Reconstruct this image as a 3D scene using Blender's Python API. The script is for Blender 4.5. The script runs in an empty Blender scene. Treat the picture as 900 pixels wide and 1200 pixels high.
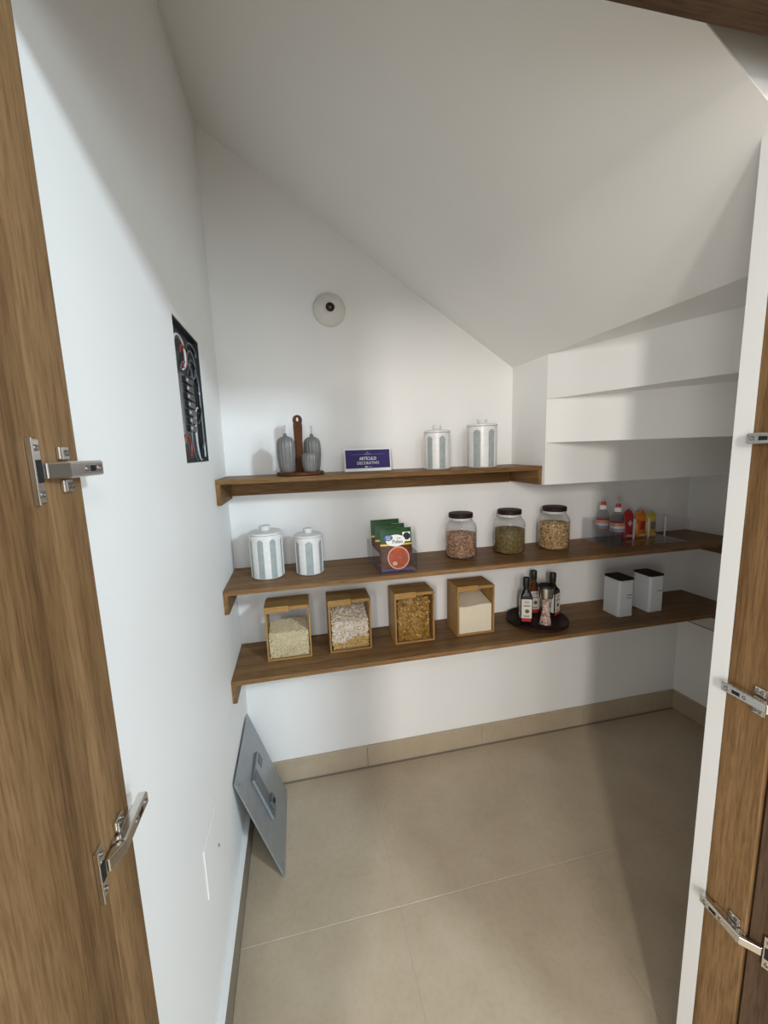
import bpy, bmesh, math, random
from mathutils import Vector, Matrix
random.seed(7)
PI = math.pi
sc = bpy.context.scene
COL = sc.collection

# ------------------------------------------------------------------ camera
CX, CY, CZ = 0.2861, -1.7923, 1.5445
YAW, PITCH, ROLL, FPX = 0.2088, -0.1516, -0.0325, 474.74
_f = Vector((math.sin(YAW)*math.cos(PITCH), math.cos(YAW)*math.cos(PITCH), math.sin(PITCH)))
_r = Vector((math.cos(YAW), -math.sin(YAW), 0)); _u = _r.cross(_f)
_r2 = math.cos(ROLL)*_r + math.sin(ROLL)*_u; _u2 = -math.sin(ROLL)*_r + math.cos(ROLL)*_u
cam = bpy.data.cameras.new('camera'); cam.sensor_fit = 'HORIZONTAL'; cam.sensor_width = 36
cam.lens = FPX/900*36; cam.clip_start = 0.02
camo = bpy.data.objects.new('camera', cam); COL.objects.link(camo)
camo.matrix_world = Matrix(((_r2.x, _u2.x, -_f.x, CX), (_r2.y, _u2.y, -_f.y, CY), (_r2.z, _u2.z, -_f.z, CZ), (0, 0, 0, 1)))
sc.camera = camo

# ------------------------------------------------------------------ world and light
w = bpy.data.worlds.new('world'); sc.world = w; w.use_nodes = True
bg = w.node_tree.nodes['Background']; bg.inputs[0].default_value = (0.95, 0.98, 1.0, 1); bg.inputs[1].default_value = 1.05
def area(name, loc, target, sx, sy, power, col, spread=PI):
    l = bpy.data.lights.new(name, 'AREA'); l.shape = 'RECTANGLE'; l.size = sx; l.size_y = sy; l.energy = power; l.color = col; l.spread = spread
    o = bpy.data.objects.new(name, l); COL.objects.link(o); o.location = loc
    d = Vector(target)-Vector(loc); o.rotation_euler = d.to_track_quat('-Z', 'Y').to_euler()
    return o
# an added left fill, daylight through the windows of the room behind the viewer, and a ceiling downlight in front of the closet
area('fill_light_left', (-1.6, -3.7, 1.05), (1.8, -0.3, 1.1), 0.5, 1.0, 16, (1.0, 0.97, 0.93))  # no window here: unseen fill added to brighten the dark right corner
area('window_light_side', (-0.95, -4.6, 2.25), (1.0, 0.0, 1.0), 0.25, 0.9, 76, (1.0, 0.94, 0.86))
area('window_light_main', (-0.12, -4.8, 2.25), (0.6, 0.0, 1.0), 0.4, 0.9, 26, (1.0, 0.97, 0.93))
area('window_light_right', (2.9, -4.2, 1.50), (0.0, -0.6, 1.0), 0.9, 1.1, 44, (0.76, 0.91, 1.0))
area('ceiling_downlight', (0.8, -2.95, 2.50), (0.5, -0.2, 1.2), 0.20, 0.20, 7, (0.95, 0.98, 1.0))
area('ceiling_downlight_right', (2.25, -3.4, 2.60), (0.0, -0.5, 0.9), 0.24, 0.24, 64, (0.74, 0.90, 1.0))
vs = sc.view_settings
vs.view_transform = 'Standard'; vs.look = 'None'; vs.exposure = 0.0; vs.gamma = 1.0; vs.use_curve_mapping = False
sc.cycles.transparent_max_bounces = 48

# ------------------------------------------------------------------ materials
M = {}
def newmat(n):
    m = bpy.data.materials.new(n); m.use_nodes = True; M[n] = m
    nt = m.node_tree; return m, nt, nt.nodes['Principled BSDF']
def setp(b, **k):
    for a, v in k.items():
        b.inputs[a.replace('_', ' ')].default_value = v
def plain(n, col, rough=0.5, metal=0.0, noise=0.0, scale=40, bump=0.0, coat=0.0, spec=0.4):
    m, nt, b = newmat(n); b.inputs['Specular IOR Level'].default_value = spec
    b.inputs['Base Color'].default_value = (*col, 1); b.inputs['Roughness'].default_value = rough; b.inputs['Metallic'].default_value = metal
    if coat: b.inputs['Coat Weight'].default_value = coat
    if noise or bump:
        tc = nt.nodes.new('ShaderNodeTexCoord'); nz = nt.nodes.new('ShaderNodeTexNoise'); nz.inputs['Scale'].default_value = scale; nz.inputs['Detail'].default_value = 5
        nt.links.new(tc.outputs['Object'], nz.inputs['Vector'])
        if noise:
            cr = nt.nodes.new('ShaderNodeValToRGB'); cr.color_ramp.elements[0].position = 0.3; cr.color_ramp.elements[1].position = 0.7
            cr.color_ramp.elements[0].color = (*[c*(1-noise) for c in col], 1); cr.color_ramp.elements[1].color = (*[min(1, c*(1+noise)) for c in col], 1)
            nt.links.new(nz.outputs['Fac'], cr.inputs['Fac']); nt.links.new(cr.outputs['Color'], b.inputs['Base Color'])
        if bump:
            bp = nt.nodes.new('ShaderNodeBump'); bp.inputs['Strength'].default_value = bump; bp.inputs['Distance'].default_value = 0.002
            nt.links.new(nz.outputs['Fac'], bp.inputs['Height']); nt.links.new(bp.outputs['Normal'], b.inputs['Normal'])
    return m
def wood(n, axis, c0, c1, c2, rough=0.5, fine=1.0):
    m, nt, b = newmat(n)
    tc = nt.nodes.new('ShaderNodeTexCoord'); mp = nt.nodes.new('ShaderNodeMapping')
    s = [14*fine, 14*fine, 14*fine]; s['xyz'.index(axis)] = 0.9*fine
    mp.inputs['Scale'].default_value = s
    nz = nt.nodes.new('ShaderNodeTexNoise'); nz.inputs['Scale'].default_value = 1.0; nz.inputs['Detail'].default_value = 6; nz.inputs['Roughness'].default_value = 0.62; nz.inputs['Distortion'].default_value = 0.7
    nz2 = nt.nodes.new('ShaderNodeTexNoise'); nz2.inputs['Scale'].default_value = 16.0/fine; nz2.inputs['Detail'].default_value = 6; nz2.inputs['Roughness'].default_value = 0.65
    cr = nt.nodes.new('ShaderNodeValToRGB'); e = cr.color_ramp.elements
    e[0].position = 0.34; e[0].color = (*c0, 1); e[1].position = 0.66; e[1].color = (*c2, 1)
    k = e.new(0.5); k.color = (*c1, 1)
    mx = nt.nodes.new('ShaderNodeMixRGB'); mx.blend_type = 'MULTIPLY'; mx.inputs[0].default_value = 0.85
    cr2 = nt.nodes.new('ShaderNodeValToRGB'); cr2.color_ramp.elements[0].position = 0.36; cr2.color_ramp.elements[0].color = (.58, .53, .48, 1); cr2.color_ramp.elements[1].position = 0.56; cr2.color_ramp.elements[1].color = (1, 1, 1, 1)
    L = nt.links.new
    L(tc.outputs['Object'], mp.inputs['Vector']); L(mp.outputs['Vector'], nz.inputs['Vector']); L(mp.outputs['Vector'], nz2.inputs['Vector'])
    L(nz.outputs['Fac'], cr.inputs['Fac']); L(nz2.outputs['Fac'], cr2.inputs['Fac']); L(cr.outputs['Color'], mx.inputs[1]); L(cr2.outputs['Color'], mx.inputs[2])
    L(mx.outputs['Color'], b.inputs['Base Color']); b.inputs['Roughness'].default_value = rough; b.inputs['Specular IOR Level'].default_value = 0.12
    bp = nt.nodes.new('ShaderNodeBump'); bp.inputs['Strength'].default_value = 0.12; bp.inputs['Distance'].default_value = 0.001
    L(nz2.outputs['Fac'], bp.inputs['Height']); L(bp.outputs['Normal'], b.inputs['Normal'])
    return m
def clear(n, tint=(1, 1, 1), gloss=0.06, ior=1.45):
    # thin clear sheet: transmitted light passes straight on, Fresnel reflection on top
    m = bpy.data.materials.new(n); m.use_nodes = True; M[n] = m; nt = m.node_tree; nt.nodes.clear()
    o = nt.nodes.new('ShaderNodeOutputMaterial'); t = nt.nodes.new('ShaderNodeBsdfTransparent'); g = nt.nodes.new('ShaderNodeBsdfGlossy')
    t.inputs[0].default_value = (*tint, 1); g.inputs['Roughness'].default_value = gloss
    lw = nt.nodes.new('ShaderNodeLayerWeight'); lw.inputs['Blend'].default_value = 0.5
    pw = nt.nodes.new('ShaderNodeMath'); pw.operation = 'POWER'; pw.inputs[1].default_value = 4.0
    fr = nt.nodes.new('ShaderNodeMath'); fr.operation = 'MULTIPLY_ADD'; fr.inputs[1].default_value = 0.75; fr.inputs[2].default_value = 0.015
    mx = nt.nodes.new('ShaderNodeMixShader'); L = nt.links.new
    L(lw.outputs['Facing'], pw.inputs[0]); L(pw.outputs[0], fr.inputs[0])
    L(fr.outputs[0], mx.inputs[0]); L(t.outputs[0], mx.inputs[1]); L(g.outputs[0], mx.inputs[2]); L(mx.outputs[0], o.inputs[0])
    return m
def grains(n, cols, rough=0.6):
    # grain colour varies from piece to piece
    m, nt, b = newmat(n)
    g = nt.nodes.new('ShaderNodeNewGeometry'); cr = nt.nodes.new('ShaderNodeValToRGB'); e = cr.color_ramp.elements
    e[0].position = 0; e[0].color = (*cols[0], 1); e[1].position = 1; e[1].color = (*cols[-1], 1)
    for i, c in enumerate(cols[1:-1]):
        k = e.new((i+1)/(len(cols)-1)); k.color = (*c, 1)
    nt.links.new(g.outputs['Random Per Island'], cr.inputs['Fac']); nt.links.new(cr.outputs['Color'], b.inputs['Base Color']); b.inputs['Roughness'].default_value = rough
    return m
plain('paint', (0.865, 0.86, 0.845), 0.55, noise=0.015, scale=3, bump=0.02)
plain('paint_white', (0.78, 0.78, 0.77), 0.55)
def tile_mat(n, a, b_, c, rough):
    m, nt, b = newmat(n); L = nt.links.new
    tc = nt.nodes.new('ShaderNodeTexCoord'); n1 = nt.nodes.new('ShaderNodeTexNoise'); n1.inputs['Scale'].default_value = 3.2; n1.inputs['Detail'].default_value = 8; n1.inputs['Roughness'].default_value = .62
    n2 = nt.nodes.new('ShaderNodeTexNoise'); n2.inputs['Scale'].default_value = 55; n2.inputs['Detail'].default_value = 3
    cr = nt.nodes.new('ShaderNodeValToRGB'); e = cr.color_ramp.elements; e[0].position = .32; e[0].color = (*a, 1); e[1].position = .7; e[1].color = (*c, 1); k = e.new(.5); k.color = (*b_, 1)
    cr2 = nt.nodes.new('ShaderNodeValToRGB'); cr2.color_ramp.elements[0].position = .36; cr2.color_ramp.elements[0].color = (.93, .93, .93, 1); cr2.color_ramp.elements[1].position = .55
    mx = nt.nodes.new('ShaderNodeMixRGB'); mx.blend_type = 'MULTIPLY'; mx.inputs[0].default_value = .7
    L(tc.outputs['Object'], n1.inputs['Vector']); L(tc.outputs['Object'], n2.inputs['Vector']); L(n1.outputs['Fac'], cr.inputs['Fac']); L(n2.outputs['Fac'], cr2.inputs['Fac'])
    L(cr.outputs['Color'], mx.inputs[1]); L(cr2.outputs['Color'], mx.inputs[2]); L(mx.outputs['Color'], b.inputs['Base Color']); b.inputs['Roughness'].default_value = rough
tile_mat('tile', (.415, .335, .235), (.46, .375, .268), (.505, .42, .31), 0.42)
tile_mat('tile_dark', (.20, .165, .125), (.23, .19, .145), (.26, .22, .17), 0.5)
plain('grout', (.50, .44, .36), 0.8)
wood('wood_shelf', 'x', (.145, .077, .030), (.230, .128, .054), (.305, .180, .084), 0.45)
wood('wood_shelf_y', 'y', (.145, .077, .030), (.230, .128, .054), (.305, .180, .084), 0.45)
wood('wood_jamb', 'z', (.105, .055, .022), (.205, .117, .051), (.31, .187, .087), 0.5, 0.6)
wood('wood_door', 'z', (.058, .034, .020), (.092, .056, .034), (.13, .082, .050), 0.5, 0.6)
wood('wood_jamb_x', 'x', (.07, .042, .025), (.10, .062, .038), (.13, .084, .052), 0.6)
wood('bamboo', 'x', (.33, .18, .055), (.43, .25, .085), (.51, .32, .125), 0.42)
wood('bamboo_z', 'z', (.33, .18, .055), (.43, .25, .085), (.51, .32, .125), 0.42)
wood('redwood', 'z', (.06, .019, .006), (.105, .036, .012), (.15, .054, .018), 0.5, 2.5)
wood('darkwood', 'x', (.016, .008, .006), (.028, .013, .009), (.045, .021, .014), 0.45, 2.5)
plain('nickel', (.70, .67, .63), 0.22, 1.0)
plain('nickel_dark', (.30, .28, .26), 0.35, 1.0)
plain('black', (.012, .012, .013), 0.4)
plain('blackgloss', (.010, .009, .011), 0.18)
plain('void', (.006, .006, .007), 0.7)
plain('zinc', (.33, .355, .375), 0.42, 0.55, noise=.06, scale=25)
plain('zinc_dark', (.16, .175, .19), 0.5, 0.4)
plain('ceramic', (.74, .735, .72), 0.28, noise=.05, scale=60)
plain('ceramic_grey', (.35, .39, .39), 0.3, noise=.10, scale=50)
plain('stoneware', (.17, .165, .155), 0.28, noise=.12, scale=60)
plain('porcelain', (.72, .70, .66), 0.25)
plain('brass', (.07, .035, .025), 0.5, 0.3)
clear('glass', (.97, .97, .97)); clear('pet', (.84, .86, .88), .04); clear('acrylic', (.95, .95, .96), .05, 1.49)
plain('lidwood', (.022, .009, .007), 0.55, noise=.25, scale=90, spec=.2)
plain('purple', (.040, .028, .145), 0.55, spec=.2)
plain('white', (.86, .86, .86), 0.45)
plain('lilac', (.42, .38, .62), 0.5)
plain('tin_white', (.68, .71, .735), 0.35)
plain('tin_mark', (.16, .155, .15), 0.5)
plain('pouch_green', (.010, .060, .010), 0.5, noise=.25, scale=30)
plain('pouch_brown', (.085, .024, .014), 0.5, noise=.45, scale=45)
plain('pouch_blue', (.05, .12, .34), 0.35)
plain('pouch_yellow', (.72, .50, .05), 0.35)
plain('soup', (.42, .070, .016), 0.5, noise=.35, scale=60)
plain('bowl_rim', (.72, .42, .33), 0.35)
plain('pouch_violet', (.12, .09, .24), 0.35)
plain('red', (.52, .035, .030), 0.35)
plain('pink', (.62, .22, .17), 0.4)
plain('redpouch', (.42, .020, .028), 0.25, noise=.3, scale=60)
plain('orangepouch', (.62, .19, .012), 0.25, noise=.3, scale=60)
plain('yellowpouch', (.58, .42, .045), 0.3, noise=.25, scale=60)
plain('label_paper', (.66, .62, .55), 0.55)
plain('label_print', (.11, .085, .055), 0.6)
plain('oil_amber', (.10, .035, .012), 0.15)
plain('label_blue', (.18, .30, .48), 0.5)
plain('tan', (.50, .34, .17), 0.5)
plain('cable_black', (.014, .014, .016), 0.35)
plain('cable_white', (.62, .62, .62), 0.4)
plain('cable_red', (.34, .04, .03), 0.4)
plain('cable_grey', (.12, .13, .14), 0.4)
plain('niche', (.022, .027, .030), 0.45, noise=.2, scale=12)
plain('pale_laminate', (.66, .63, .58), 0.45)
grains('beans', [(.10, .035, .02), (.55, .34, .21), (.22, .09, .05), (.64, .46, .32), (.14, .05, .03), (.42, .22, .12)])
grains('lentils', [(.035, .024, .007), (.22, .15, .05), (.09, .06, .018), (.34, .25, .10), (.05, .034, .010)])
grains('chickpeas', [(.24, .12, .04), (.60, .42, .20), (.16, .07, .025), (.68, .50, .27), (.50, .32, .14)])
grains('rice', [(.48, .35, .15), (.78, .66, .42), (.86, .78, .56), (.58, .45, .22), (.82, .72, .48)])
grains('cereal', [(.86, .80, .70), (.93, .90, .84), (.55, .31, .08), (.90, .85, .76), (.62, .40, .14)])
grains('cereal_gold', [(.62, .36, .09), (.74, .50, .18), (.50, .27, .06), (.80, .62, .34)])
grains('pasta', [(.38, .20, .030), (.66, .42, .10), (.28, .13, .020), (.76, .52, .17)])
grains('salt', [(.50, .20, .15), (.80, .62, .54), (.26, .10, .07), (.86, .74, .68), (.62, .36, .28)])
plain('flour', (.90, .80, .60), 0.8, noise=.03, scale=80, bump=.2)

# ------------------------------------------------------------------ mesh helpers
class MB:
    def __init__(s): s.v = []; s.f = []; s.smooth = []
    def add(s, vs, fs, sm=False):
        o = len(s.v); s.v += [tuple(x) for x in vs]; s.f += [tuple(i+o for i in f) for f in fs]; s.smooth += [sm]*len(fs); return s
    def box(s, x0, x1, y0, y1, z0, z1):
        return s.add([(x0, y0, z0), (x1, y0, z0), (x1, y1, z0), (x0, y1, z0), (x0, y0, z1), (x1, y0, z1), (x1, y1, z1), (x0, y1, z1)],
                     [(3, 2, 1, 0), (4, 5, 6, 7), (0, 1, 5, 4), (1, 2, 6, 5), (2, 3, 7, 6), (3, 0, 4, 7)])
    def prism(s, poly, a0, a1, axis='z'):
        # polygon extruded along an axis; poly in the two other axes (x,y | x,z | y,z)
        n = len(poly); ar = sum(poly[i][0]*poly[(i+1) % n][1]-poly[(i+1) % n][0]*poly[i][1] for i in range(n))
        if ar < 0: poly = poly[::-1]
        def P(p, a): return {'z': (p[0], p[1], a), 'y': (p[0], a, p[1]), 'x': (a, p[0], p[1])}[axis]
        vs = [P(p, a0) for p in poly]+[P(p, a1) for p in poly]
        fs = [tuple(range(n))[::-1], tuple(range(n, 2*n))]+[(i, (i+1) % n, n+(i+1) % n, n+i) for i in range(n)]
        if axis == 'y': fs = [f[::-1] for f in fs]
        return s.add(vs, fs)
    def lathe(s, prof, seg=32, c=(0, 0, 0), axis='z', ph=0, sm=True, squash=None):
        vs = []; fs = []; n = len(prof)
        for i in range(seg):
            a = 2*PI*i/seg+ph
            for r, h in prof:
                rr = r
                x, y, z = rr*math.cos(a), rr*math.sin(a), h
                if axis == 'y': x, y, z = rr*math.cos(a), -h, rr*math.sin(a)
                if axis == 'x': x, y, z = h, rr*math.cos(a), rr*math.sin(a)
                vs.append((c[0]+x, c[1]+y, c[2]+z))
        for i in range(seg):
            j = (i+1) % seg
            for k in range(n-1):
                fs.append((i*n+k, j*n+k, j*n+k+1, i*n+k+1))
        return s.add(vs, fs, sm)
    def tube(s, pts, r, seg=8):
        pts = [Vector(p) for p in pts]; n = len(pts); vs = []; fs = []
        up = Vector((0, 0, 1))
        for i, p in enumerate(pts):
            t = (pts[min(i+1, n-1)]-pts[max(i-1, 0)]).normalized()
            if abs(t.dot(up)) > .95: up = Vector((1, 0, 0))
            a = t.cross(up).normalized(); b = a.cross(t).normalized(); up = b
            for k in range(seg):
                q = 2*PI*k/seg; vs.append(p+a*(r*math.cos(q))+b*(r*math.sin(q)))
        for i in range(n-1):
            for k in range(seg):
                k2 = (k+1) % seg; fs.append((i*seg+k, i*seg+k2, (i+1)*seg+k2, (i+1)*seg+k))
        fs.append(tuple(range(seg))[::-1]); fs.append(tuple(range((n-1)*seg, n*seg)))
        return s.add(vs, fs, True)
    def build(s, name, mat, parent=None, bevel=0, seg=2, auto=True):
        me = bpy.data.meshes.new(name); me.from_pydata(s.v, [], s.f); me.update()
        for p, q in zip(me.polygons, s.smooth): p.use_smooth = q
        bm = bmesh.new(); bm.from_mesh(me)
        bmesh.ops.remove_doubles(bm, verts=bm.verts, dist=1e-6)
        if not any(s.smooth) or True: bmesh.ops.recalc_face_normals(bm, faces=bm.faces)
        if any(s.smooth):
            for e in bm.edges:
                if len(e.link_faces) == 2 and e.calc_face_angle(0) > math.radians(38): e.smooth = False
        bm.to_mesh(me); bm.free()
        me.materials.append(M[mat])
        o = bpy.data.objects.new(name, me); COL.objects.link(o)
        if parent: o.parent = parent
        if bevel:
            b = o.modifiers.new('bevel', 'BEVEL'); b.width = bevel; b.segments = seg; b.limit_method = 'ANGLE'
        return o
def empty(name, loc=(0, 0, 0), rz=0):
    o = bpy.data.objects.new(name, None); COL.objects.link(o); o.location = loc; o.rotation_euler = (0, 0, rz); o.empty_display_size = .05; return o
def tag(o, label=None, cat=None, group=None, kind=None):
    if label: o['label'] = label
    if cat: o['category'] = cat
    if group: o['group'] = group
    if kind: o['kind'] = kind
    return o
def thing(name, label, cat, loc=(0, 0, 0), rz=0, group=None): return tag(empty(name, loc, rz), label, cat, group)
def struct(o, label, cat): return tag(o, label, cat, kind='structure')
def copy_tree(o, parent=None):
    c = o.copy(); COL.objects.link(c); c.parent = parent
    for ch in list(o.children): copy_tree(ch, c)
    return c
def text(name, s, size, mat, parent, loc, rot, bold=0.0, ext=0.0002, sx=1.0):
    cu = bpy.data.curves.new(name, 'FONT'); cu.body = s; cu.size = size; cu.align_x = 'CENTER'; cu.align_y = 'CENTER'; cu.extrude = ext; cu.offset = bold; cu.resolution_u = 3
    t = bpy.data.objects.new(name+'_tmp', cu); COL.objects.link(t)
    dg = bpy.context.evaluated_depsgraph_get(); me = bpy.data.meshes.new_from_object(t.evaluated_get(dg)); bpy.data.objects.remove(t)
    me.materials.clear(); me.materials.append(M[mat])
    o = bpy.data.objects.new(name, me); COL.objects.link(o); o.parent = parent; o.location = loc; o.rotation_euler = rot; o.scale = (sx, 1, 1); return o
ICO = None
def ico():
    global ICO
    if ICO is None:
        bm = bmesh.new(); bmesh.ops.create_icosphere(bm, subdivisions=1, radius=1); ICO = ([tuple(v.co) for v in bm.verts], [tuple(v.index for v in f.verts) for f in bm.faces]); bm.free()
    return ICO
def grain_mesh(name, mat, pts, size, parent=None, core=None, clamp=None):
    # many small rounded grains joined into one heap
    iv, iff = ico(); mb = MB()
    for p in pts:
        q = Matrix.Rotation(random.random()*6.28, 3, 'Z') @ Matrix.Rotation(random.random()*6.28, 3, 'X')
        k = .8+.4*random.random(); vs = [Vector(p)+q @ Vector((v[0]*size[0]*k, v[1]*size[1]*k, v[2]*size[2]*k)) for v in iv]
        if clamp: vs = [clamp(v) for v in vs]
        mb.add(vs, iff, True)
    if core: core(mb)
    me = bpy.data.meshes.new(name); me.from_pydata(mb.v, [], mb.f); me.update()
    for p in me.polygons: p.use_smooth = True
    me.materials.append(M[mat]); o = bpy.data.objects.new(name, me); COL.objects.link(o)
    if parent: o.parent = parent
    return o

# ------------------------------------------------------------------ room shell
XB, DB, ZB, RS, TAN = 1.3009, 0.272, 1.3783, 0.175, 0.655
Z3 = ZB+3*RS; YP = -1.2123; XJ = 0.0201; XP1 = 1.0873; XR, SL = 2.3626, 0.0839
def rwx(y): return XR-SL*y
# floor: mortar bed with tiles laid in it
fl = struct(MB().box(-1.6, 3.2, -4.2, 0.05, -0.06, -0.0015).build('floor', 'grout'), 'beige stone-look tiled floor of the closet', 'floor')
JX = [-1.6, -1.28, -.67, -.06, .536, 1.160, 1.762, 2.372, 2.98, 3.2]; JY = [-4.2, -3.675, -2.455, -1.855, -1.255, -.655, -.026]
for j in range(len(JY)-1):
    for i in range(len(JX)-1):
        g = .0011 if i not in (4, 5) else .0010
        x0, x1, y0, y1 = JX[i]+g, JX[i+1]-g, JY[j]+.0014, JY[j+1]-.0014
        if x0 < .018 < x1 and y0 > -1.3: x0 = .0185
        t = MB().box(x0, x1, y0, y1, -.012, 0).build('floor_tile', 'tile', fl, bevel=.0008, seg=1)
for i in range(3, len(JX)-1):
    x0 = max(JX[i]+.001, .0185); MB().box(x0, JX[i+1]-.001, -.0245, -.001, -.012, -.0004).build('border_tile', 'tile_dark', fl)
# left wall with the open electrical niche
HY0, HY1, HZ0, HZ1 = -.606, -.315, 1.526, 1.908
wl = MB()
wl.box(-.12, 0, YP, HY0, 0, 3.0); wl.box(-.12, 0, HY1, .1, 0, 3.0); wl.box(-.12, 0, HY0, HY1, 0, HZ0); wl.box(-.12, 0, HY0, HY1, HZ1, 3.0)
struct(wl.build('wall_left', 'paint'), 'white painted left wall with a square service niche cut in it', 'wall')
struct(MB().box(-.12, 3.0, 0, .12, -.05, 3.0).build('wall_back', 'paint'), 'white painted back wall behind the shelves', 'wall')
struct(MB().prism([(rwx(.1), .1), (rwx(-1.25), -1.25), (3.0, -1.25), (3.0, .1)], -.05, 3.0).build('wall_right', 'paint'), 'white painted right wall at the far end of the shelves', 'wall')
# thin front wall: right post and the triangular piece over the opening
zs = lambda x: Z3+TAN*(XB-x)
wf = MB().prism([(XP1, 0), (3.0, 0), (3.0, 3.0), (-.02, 3.0), (-.02, zs(-.02)+.0015), (XP1, zs(XP1)+.0015)], YP, YP+.034, 'y')
struct(wf.build('wall_front', 'paint_white'), 'white front wall edge beside and over the doorway', 'wall')
struct(MB().box(-1.6, -.001, YP, YP+.1, -.05, 3.0).build('wall_outside', 'paint'), 'white wall outside the closet left of the doorway', 'wall')
# sloping soffit of the stair flight and the stepped winder underside
so = MB().prism([(XB, Z3), (-.11, zs(-.11)), (-.11, zs(-.11)+.16), (XB, Z3+.16)], YP+.0005, .11, 'y')
struct(so.build('ceiling', 'paint'), 'sloping white ceiling under the stairs', 'ceiling')
st = struct(MB().prism([(XB, .1), (XB, YP+.035), (3.0, YP+.035), (3.0, .1)], Z3, Z3+.16).build('trim_1', 'paint'), 'white stepped underside of the turning stairs', 'stairs')
for k, a in enumerate((0.0, .8196, 1.2074)):
    # each stair riser seen from below fans out from the inner corner
    L = min(1.6/max(math.cos(a), 1e-6), (abs(YP+.036)-DB)/max(math.sin(a), 1e-6))
    p = (XB+L*math.cos(a), -DB-L*math.sin(a)); poly = [(XB, -DB), p]
    if p[1] > YP+.044: poly += [(2.95, p[1])] if p[0] < 2.94 else []
    else: poly += [(2.95, YP+.0365)]
    poly += [(2.95, .05), (XB, .05)]
    MB().prism(poly, ZB+k*RS, ZB+(k+1)*RS+(.0 if k < 2 else .01)).build('riser_face', 'paint', st)
# skirting
def skirt(name, label, mk):
    root = struct(empty(name), label, 'baseboard'); mk(root); return root
HS = .108
def sk_back(r):
    js = [.0185, .541, 1.150, 1.757, 2.366]
    for a, b in zip(js[:-1], js[1:]): MB().box(a+.0008, b-.0008, -.012, 0, -.01, HS).build('skirting_tile', 'tile', r, bevel=.0008, seg=1)
skirt('baseboard_back', 'beige tile skirting along the back wall', sk_back)
def sk_left(r):
    js = [YP, -.655, -.0125]
    for a, b in zip(js[:-1], js[1:]):
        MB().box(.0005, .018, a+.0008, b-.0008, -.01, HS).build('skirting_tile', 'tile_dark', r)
    tag(MB().box(.0003, .0185, YP, -.0125, HS, HS+.004).build('top_edge', 'paint_white', r), 'white painted top edge')
skirt('baseboard_left', 'tile skirting along the left wall with a white top edge', sk_left)
def sk_right(r):
    js = [-.0125, -.62, -1.2]
    for a, b in zip(js[:-1], js[1:]):
        MB().prism([(rwx(a), a), (rwx(b+.001), b+.001), (rwx(b+.001)-.012, b+.001), (rwx(a)-.012, a)], -.01, HS).build('skirting_tile', 'tile', r)
skirt('baseboard_right', 'beige tile skirting along the right wall', sk_right)

# ------------------------------------------------------------------ door frame and doors
YJ = -1.290
DOOR_R = math.radians(26)
fr = struct(empty('trim_2', (0, 0, 0)), 'brown wood-grain frame around the closet doorway', 'door frame')
MB().box(0.0, XJ, YJ, YP-.0005, 0, 3.0).build('left_jamb', 'wood_jamb', fr)
MB().box(XP1, XP1+.03, YJ, YP-.0005, 0, 3.0).build('right_jamb', 'wood_jamb', fr, bevel=.0008)
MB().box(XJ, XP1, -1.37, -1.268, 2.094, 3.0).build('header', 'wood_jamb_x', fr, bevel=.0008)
dl_ = struct(MB().box(-.020, 0.0, -.50, 0, 0.006, 2.085).build('door_1', 'wood_jamb'), 'left brown wood-grain door leaf standing open', 'door')
dl_.location = (XJ, YJ-.0004, 0); dl_.rotation_euler = (0, 0, math.radians(0))
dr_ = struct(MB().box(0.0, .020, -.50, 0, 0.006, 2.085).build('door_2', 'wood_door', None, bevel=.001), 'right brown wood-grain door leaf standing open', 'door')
dr_.location = (XP1+.004, YJ-.006, 0); dr_.rotation_euler = (0, 0, DOOR_R)

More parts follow.
